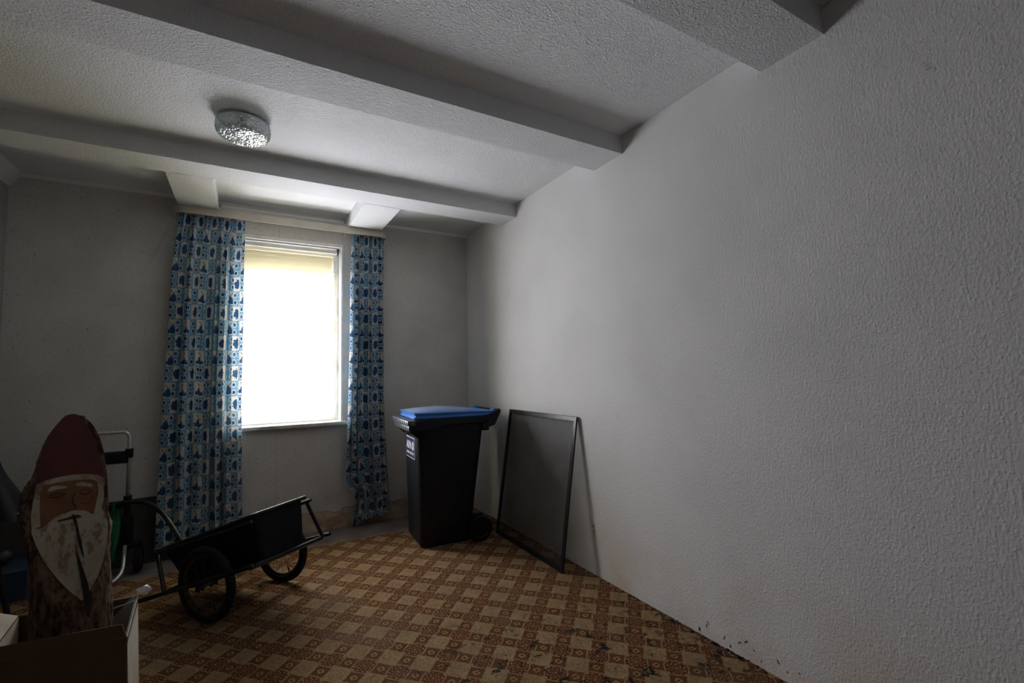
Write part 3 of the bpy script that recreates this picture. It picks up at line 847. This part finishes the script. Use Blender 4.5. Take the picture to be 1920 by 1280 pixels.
# ------------------------------------------------------------------ cardboard box
bx_ = thing('cardboard_box', 'open brown cardboard box holding the painted log at the left', 'box')
zr = .42
fR, nR, fL = Vector((-2.418,-1.858,0)), Vector((-2.389,-2.235,0)), Vector((-2.800,-1.812,0)); nL = fL + nR - fR
def wall_(bm, a, b, z0, z1, th=.004, lean=Vector((0,0,0))):
    d = (b-a).normalized(); nn = Vector((-d.y, d.x, 0))*th
    prism(bm, [a+Vector((0,0,z0)), b+Vector((0,0,z0)), b+lean+Vector((0,0,z1)), a+lean+Vector((0,0,z1))], nn)
for a, b in ((fR, nR), (nR, nL), (nL, fL), (fL, fR)):
    bm = B(); wall_(bm, a, b, .011, zr); link('side_panel', bm, M_card, bx_)
for a, b in ((fR, nR), (nL, fL)):
    bm = B(); d = (b-a).normalized(); nn = Vector((-d.y, d.x, 0))
    wall_(bm, a-nn*.0045+d*.004, b-nn*.0045-d*.004, .015, zr-.002, .001)
    link('lining', bm, M_cardw, bx_)
bm = B(); prism(bm, [v + Vector((0,0,.008)) for v in (fR, nR, nL, fL)], (0,0,.004)); link('base', bm, M_card, bx_)
d = (nL-nR).normalized(); nn = Vector((d.y, -d.x, 0))
def flap(a, b, h, out_, ins=.012, mat=M_card):
    dd = (b-a).normalized()
    bm = B(); q = [a+Vector((0,0,zr)), b+Vector((0,0,zr)), b-dd*ins+out_+Vector((0,0,zr+h)), a+dd*ins+out_+Vector((0,0,zr+h))]
    nrm = (q[1]-q[0]).cross(q[3]-q[0]).normalized()*.003
    prism(bm, q, nrm); link('flap', bm, mat, bx_)
flap(nR, nL, .045, Vector((0,.004,0)), .014)
ox = (fR-fL).normalized()
flap(fR, nR, -.36, ox*.014, .008, M_cardw)
flap(nL, fL, .055, -ox*.12, .02, M_cardw)
flap(fL, fR, -.14, Vector((0,.09,0)), .01)
bm = B()
lathe(bm, [(.001,-.014),(.012,-.012),(.022,-.004),(.026,.004),(.020,.012),(.008,.017),(.001,.018)], 18, Matrix.Translation((-2.398,-1.835,zr+.012)))
for v in bm.verts:
    v.co += Vector((mnoise.noise(v.co*60), mnoise.noise(v.co*60+Vector((5,0,0))), mnoise.noise(v.co*60+Vector((0,7,0)))))*.014
kn = link('film_bag', bm, M_film, None, True); tag(kn, 'clear plastic film knotted around the far corner of the cardboard box', 'plastic film')
bm = B(); g = []
for i in range(13):
    t = i/12; a = fR + (nR-fR)*(.02+.4*t) + Vector((-.006,0,0)); b_ = fR + (fL-fR)*(.05+.5*t)
    row = []
    for j in range(13):
        s = j/12; p = a*(1-s) + b_*s; p += (fR + Vector((-.03,-.02,0)) - p)*.55*math.sin(math.pi*s)
        row.append(bm.verts.new((p.x, p.y, zr+.004 - .22*t - .02*s*(1-s) + .006*math.sin(s*9+t*7))))
    g.append(row)
for i in range(12):
    for j in range(12): bm.faces.new((g[i][j], g[i+1][j], g[i+1][j+1], g[i][j+1]))
o = link('film_sheet', bm, M_film, kn, True)
for q in ((0, .012), (1, .006)):
    pass
bm = B(); tube(bm, smoothpath([fR+Vector((.0,.0,zr+.006)), fR+(fL-fR)*.2+Vector((0,-.004,zr+.004)), fR+(fL-fR)*.42+Vector((0,.0,zr+.006))], 4), .0022, 6)
tube(bm, smoothpath([fR+Vector((-.004,-.03,zr-.004)), fR+(fL-fR)*.2+Vector((0,-.06,zr-.012)), fR+(fL-fR)*.36+Vector((0,-.09,zr-.02))], 4), .0022, 6); link('film_edge', bm, M_film, kn, True)

# ------------------------------------------------------------------ painted log
LA = Vector((-2.61,-2.0,0)); ld_ = Vector((.23,-.973,0)).normalized(); le = Vector((.973,.23,0)).normalized()
LR = .125; LZT, LZB = 1.1967, .5213
log = thing('painted_log', 'upright log with a painted bearded face in dark red hood', 'wooden figure', (LA.x, LA.y, .012), math.atan2(le.y, le.x))
# local axes: x = lateral, y = away from the viewer's side, z up
SL = [(1.25,.125),(1.0,.118),(.97,.122),(.93,.140),(.89,.142),(.82,.135),(.76,.118),(.69,.112),(.46,.10),(0,.10)]
SR = [(1.25,.12),(1.0,.108),(.82,.108),(.78,.118),(.76,.124),(.73,.120),(.63,.120),(.48,.133),(.38,.138),(0,.14)]
def wcut(z): return LR*(1-2*(z-LZB)/(LZT-LZB))
bm = B(); nz, na = 170, 120; rings = []
for j in range(nz+1):
    z = (1.200)*j/nz; wc = wcut(z); ring = []
    for i in range(na):
        a = 2*math.pi*i/na
        lat = math.sin(a); hw = interp(SR, z) if lat > 0 else interp(SL, z)
        dsp = 1 + .045*mnoise.noise(Vector((math.cos(a)*9, math.sin(a)*9, z*14))) + .03*mnoise.noise(Vector((math.cos(a)*22, math.sin(a)*22, z*32)))
        x = lat*hw*dsp; wv = math.cos(a)*LR*dsp
        if wv > wc:
            wv = wc
            if wc < 0:
                lim = hw*math.sqrt(max(.0, 1-(wc/LR)**2)); x = max(-lim, min(lim, x))
        ring.append(bm.verts.new((x, -wv, z - .012 + .012)))
    rings.append(ring)
for a, b in zip(rings, rings[1:]):
    for k in range(na): bm.faces.new((a[k], a[(k+1) % na], b[(k+1) % na], b[k]))
bm.faces.new(rings[0][::-1]); bm.faces.new(rings[-1])
bmesh.ops.recalc_face_normals(bm, faces=bm.faces)
link('trunk', bm, M_bark, log, True)
sl = 2*LR/(LZT-LZB)                                   # slope of the cut
fn = Vector((0, -1, sl)).normalized()
def onface(h, z, off): return Vector((h, -wcut(z), z)) + fn*off
def paint(name, pts, off, mat, th=.0015, sm=True):
    bm = B()
    if sm:
        P = [Vector((a, b, 0)) for a, b in pts]; n = len(P); out = []
        for i in range(n):
            a, b, c, d = P[(i-1) % n], P[i], P[(i+1) % n], P[(i+2) % n]
            for k in range(4):
                t = k/4; q = .5*((2*b) + (c-a)*t + (2*a-5*b+4*c-d)*t*t + (3*b-a-3*c+d)*t**3); out.append((q.x, q.y))
        pts = out
    bot = [bm.verts.new(onface(h, z, off-th)) for h, z in pts]; top = [bm.verts.new(onface(h, z, off)) for h, z in pts]
    n = len(pts); f = bm.faces.new(top)
    for i in range(n): bm.faces.new((bot[i], top[i], top[(i+1) % n], bot[(i+1) % n]))
    bmesh.ops.triangulate(bm, faces=[f], ngon_method='EAR_CLIP'); bmesh.ops.recalc_face_normals(bm, faces=bm.faces)
    return link(name, bm, mat, log)
OUT = [(-.022,1.201),(.012,1.196),(.044,1.143),(.067,1.078),(.082,1.023),(.092,.974),(.094,.926),(.096,.866),(.109,.789),(.111,.740),(.104,.679),(.09,.613),(.071,.565),(.044,.522),(.028,.538),(0,.571),(-.038,.625),(-.07,.685),(-.097,.758),(-.105,.797),(-.109,.835),(-.105,.896),(-.102,.95),(-.094,1.014),(-.085,1.079),(-.063,1.145),(-.041,1.182)]
paint('cut_face', OUT, .0015, M_wood, .012)
paint('hood', [(-.022,1.201),(.012,1.196),(.044,1.143),(.067,1.078),(.082,1.023),(.092,.974),(.092,.945),(.073,.955),(.039,.964),(-.001,.967),(-.039,.964),(-.076,.958),(-.1,.946),(-.097,1.006),(-.085,1.079),(-.063,1.145),(-.041,1.182)], .003, M_hat)
paint('face', [(-.079,.939),(-.045,.945),(.006,.945),(.056,.941),(.075,.929),(.079,.886),(.072,.846),(.066,.811),(.042,.820),(.01,.826),(-.015,.822),(-.04,.815),(-.06,.796),(-.08,.780),(-.087,.861),(-.088,.916)], .003, M_skin)
paint('beard', [(-.104,.795),(-.081,.791),(-.06,.806),(-.04,.825),(-.015,.831),(.01,.836),(.042,.828),(.066,.811),(.089,.826),(.103,.791),(.11,.757),(.105,.686),(.09,.613),(.069,.566),(.044,.526),(.028,.538),(0,.571),(-.038,.629),(-.07,.688),(-.097,.758)], .004, M_beard)
paint('hood_trim', [(-.1,.946),(-.076,.958),(-.039,.964),(-.001,.967),(.039,.964),(.073,.955),(.094,.943),(.096,.866),(.089,.826),(.066,.811),(.072,.846),(.078,.886),(.075,.929),(.056,.941),(.006,.945),(-.045,.945),(-.079,.939),(-.088,.916),(-.087,.861),(-.082,.799),(-.104,.795),(-.109,.835),(-.105,.896)], .0045, M_beard, sm=False)
paint('eyebrow', [(-.066,.924),(-.054,.934),(-.019,.928),(-.017,.92),(-.041,.92),(-.063,.915)], .005, M_beard)
paint('eyebrow', [(.013,.931),(.03,.935),(.057,.924),(.06,.913),(.04,.918),(.015,.921)], .005, M_beard)
paint('moustache', [(-.034,.81),(-.008,.814),(.01,.82),(.028,.814),(.027,.807),(-.002,.806),(-.032,.805)], .0055, M_line)
def stroke(name, pts, r=.0012, mat=M_line):
    bm = B(); tube(bm, smoothpath([onface(h, z, .0048) for h, z in pts], 4), r, 6); return link(name, bm, mat, log)
stroke('eye', [(-.063,.898),(-.052,.905),(-.035,.906),(-.018,.900),(-.03,.893),(-.048,.892),(-.062,.897)])
stroke('eye', [(.022,.899),(.033,.906),(.048,.905),(.059,.897),(.047,.890),(.033,.891),(.022,.898)])
stroke('nose', [(.012,.900),(.004,.880),(.006,.862),(.014,.850),(.012,.838)])
stroke('cheek_line', [(.03,.858),(.045,.853),(.057,.863),(.063,.875)])
paint('crack', [(.005,.823),(.014,.809),(.025,.76),(.036,.703),(.042,.665),(.035,.68),(.023,.729),(.015,.778),(.008,.803)], .006, M_crack)
paint('crack', [(.015,.725),(.024,.683),(.041,.626),(.055,.577),(.064,.523),(.064,.47),(.055,.47),(.045,.529),(.03,.621),(.02,.684)], .0065, M_crack)

# ------------------------------------------------------------------ left edge: blue crate, navy cloth sack, grip
bm = B(); loft(bm, [(rrect(-3.47,-3.185,-.375,-.06,.02), .008), (rrect(-3.475,-3.17,-.39,-.05,.02), .19), (rrect(-3.465,-3.18,-.38,-.06,.02), .197)])
o = link('storage_box', bm, M_dblue, None, 'auto'); tag(o, 'low dark blue box on the floor in the left back corner', 'box')

ps = thing('parasol', 'half closed dark navy parasol leaning against the left wall', 'parasol', (-3.19, -.62, .014))
ap = Vector((-.265, 0, 1.52)); axis = ap.normalized()
qx = Vector((0,1,0)); qy = axis.cross(qx)
bm = B(); tube(bm, [(0,0,0), ap*1.02], .014, 14); link('pole', bm, M_blackp, ps, 'auto')
bm = B(); g = []
for i in range(25):
    t = i/24; row = []
    c0 = ap*(1 - .64*t); rr = .02 + .10*t**1.2 + .055*max(0, t-.72)/.28
    for k in range(80):
        a = 2*math.pi*k/80
        r = rr*(1 + .16*math.cos(8*a)*t)
        row.append(bm.verts.new(c0 + qx*r*math.cos(a) + qy*r*math.sin(a) - axis*.02*t*math.cos(8*a)))
    g.append(row)
for a, b in zip(g, g[1:]):
    for k in range(80): bm.faces.new((a[k], a[(k+1) % 80], b[(k+1) % 80], b[k]))
bmesh.ops.recalc_face_normals(bm, faces=bm.faces); link('canopy', bm, M_navyc, ps, True)
bm = B(); kc = axis*.34 + Vector((.02,-.01,0)); lathe(bm, [(.004,-.045),(.03,-.040),(.047,-.02),(.050,0),(.047,.02),(.03,.040),(.004,.045)], 28, Matrix.Translation(kc), True, True); link('crank_knob', bm, M_binb, ps, 'auto')

# ------------------------------------------------------------------ small stuff on floor and cobwebs
random.seed(11)
bm = B()
for k in range(170):
    x = random.uniform(-2.3, -.02); y = random.uniform(-3.4, -.5)
    if random.random() < .5: x = random.uniform(-1.6, -.3); y = random.uniform(-2.9, -1.6)
    a = random.uniform(0, 6.3); l_ = random.uniform(.003, .014)
    tube(bm, [(x, y, .0085), (x+l_*math.cos(a), y+l_*math.sin(a), .010)], .0007, 4)
tag(link('straw_bits', bm, M_straw), 'pale straw and fibre bits scattered over the patterned carpet', 'debris', kind='stuff')
bm = B()
for k in range(150):
    y = random.gauss(-2.85, .35) if k < 110 else random.uniform(-3.6, -1.2); x = -abs(random.gauss(0, .012))-.003 if k % 3 else -abs(random.gauss(0, .35))
    if x < -1.3: continue
    s = random.uniform(.0015, .005); bmesh.ops.create_icosphere(bm, subdivisions=1, radius=s, matrix=Matrix.Translation((x, y, .007+s*.6)) @ Matrix.Diagonal((1.6,1,.6,1)))
tag(link('black_crumbs', bm, M_soot), 'black crumbs along the foot of the right wall', 'debris', kind='stuff')
bm = B()
for k in range(16):
    y = -2.78 - .045*k + random.uniform(-.02,.02) - .2*(k > 11); z = .02 + random.uniform(0,.055)*(1 if k % 3 else 1.5)
    tube(bm, [(-.0012, y, z), (-.0012, y-random.uniform(-.012,.012), z+random.uniform(.006,.018))], random.uniform(.0012,.0028), 6)
tag(link('mould_flecks', bm, M_soot), 'black mould flecks low on the right wall', 'stain', kind='stuff')
CHIPS = [(-1.976, 0.323, 1.6), (-1.99, 0.264, 0.8), (-0.905, 2.077, 1), (-0.874, 2.043, 0.8), (-2.161, 1.366, 0.5), (-3.857, 2.379, 0.6), (-3.579, 1.545, 0.4), (-2.606, 0.492, 0.5), (-2.322, 0.4, 0.8), (-2.254, 1.065, 0.9), (-3.86, 1.317, 0.5), (-1.997, 1.641, 0.4), (-2.955, 1.312, 0.5)]
bm = B(); random.seed(5)
for y, z, q in CHIPS:
    for k in range(5):
        yy = y + random.gauss(0, .006*q); zz = z + random.gauss(0, .012*q)
        tube(bm, [(-.0030, yy, zz), (-.0030, yy+random.gauss(0,.004*q), zz+random.gauss(0,.006*q))], random.uniform(.0006,.0016)*q, 5)
tag(link('wall_chips', bm, M_chip), 'small brown chips and scuffs on the white right wall', 'stain', kind='stuff')
bm = B()
def web(a, b, sag=.02, r=.0007):
    a = Vector(a); b = Vector(b); pts = [a*(1-t)+b*t - Vector((0,0,sag*4*t*(1-t))) for t in [q/10 for q in range(11)]]
    tube(bm, pts, r, 4)
web((-3.47,-.10,2.42), (-3.20,-.35,2.72), .03); web((-3.475,-.05,2.44), (-3.26,-.30,2.70), .05); web((-3.47,-.3,2.40), (-3.2,-.02,2.62), .02)
for k in range(7): web((-2.52-random.random()*.03,-.10,2.64-random.random()*.1), (-2.62-random.random()*.12,-.01,2.40-random.random()*.22), .02, .0005)
web((-.94,-.3,2.70), (-.80,-.02,2.60), .02); web((-1.0,-.5,2.70),(-.7,-.01,2.70),.04,.0005)
for k in range(4): web((-1.8+.2*k,-.02,2.63), (-1.7+.2*k,-.005,2.58-random.random()*.03), .01, .0005)
tag(link('cobwebs', bm, M_web), 'dusty cobweb threads under the ceiling near the window wall', 'cobweb', kind='stuff')
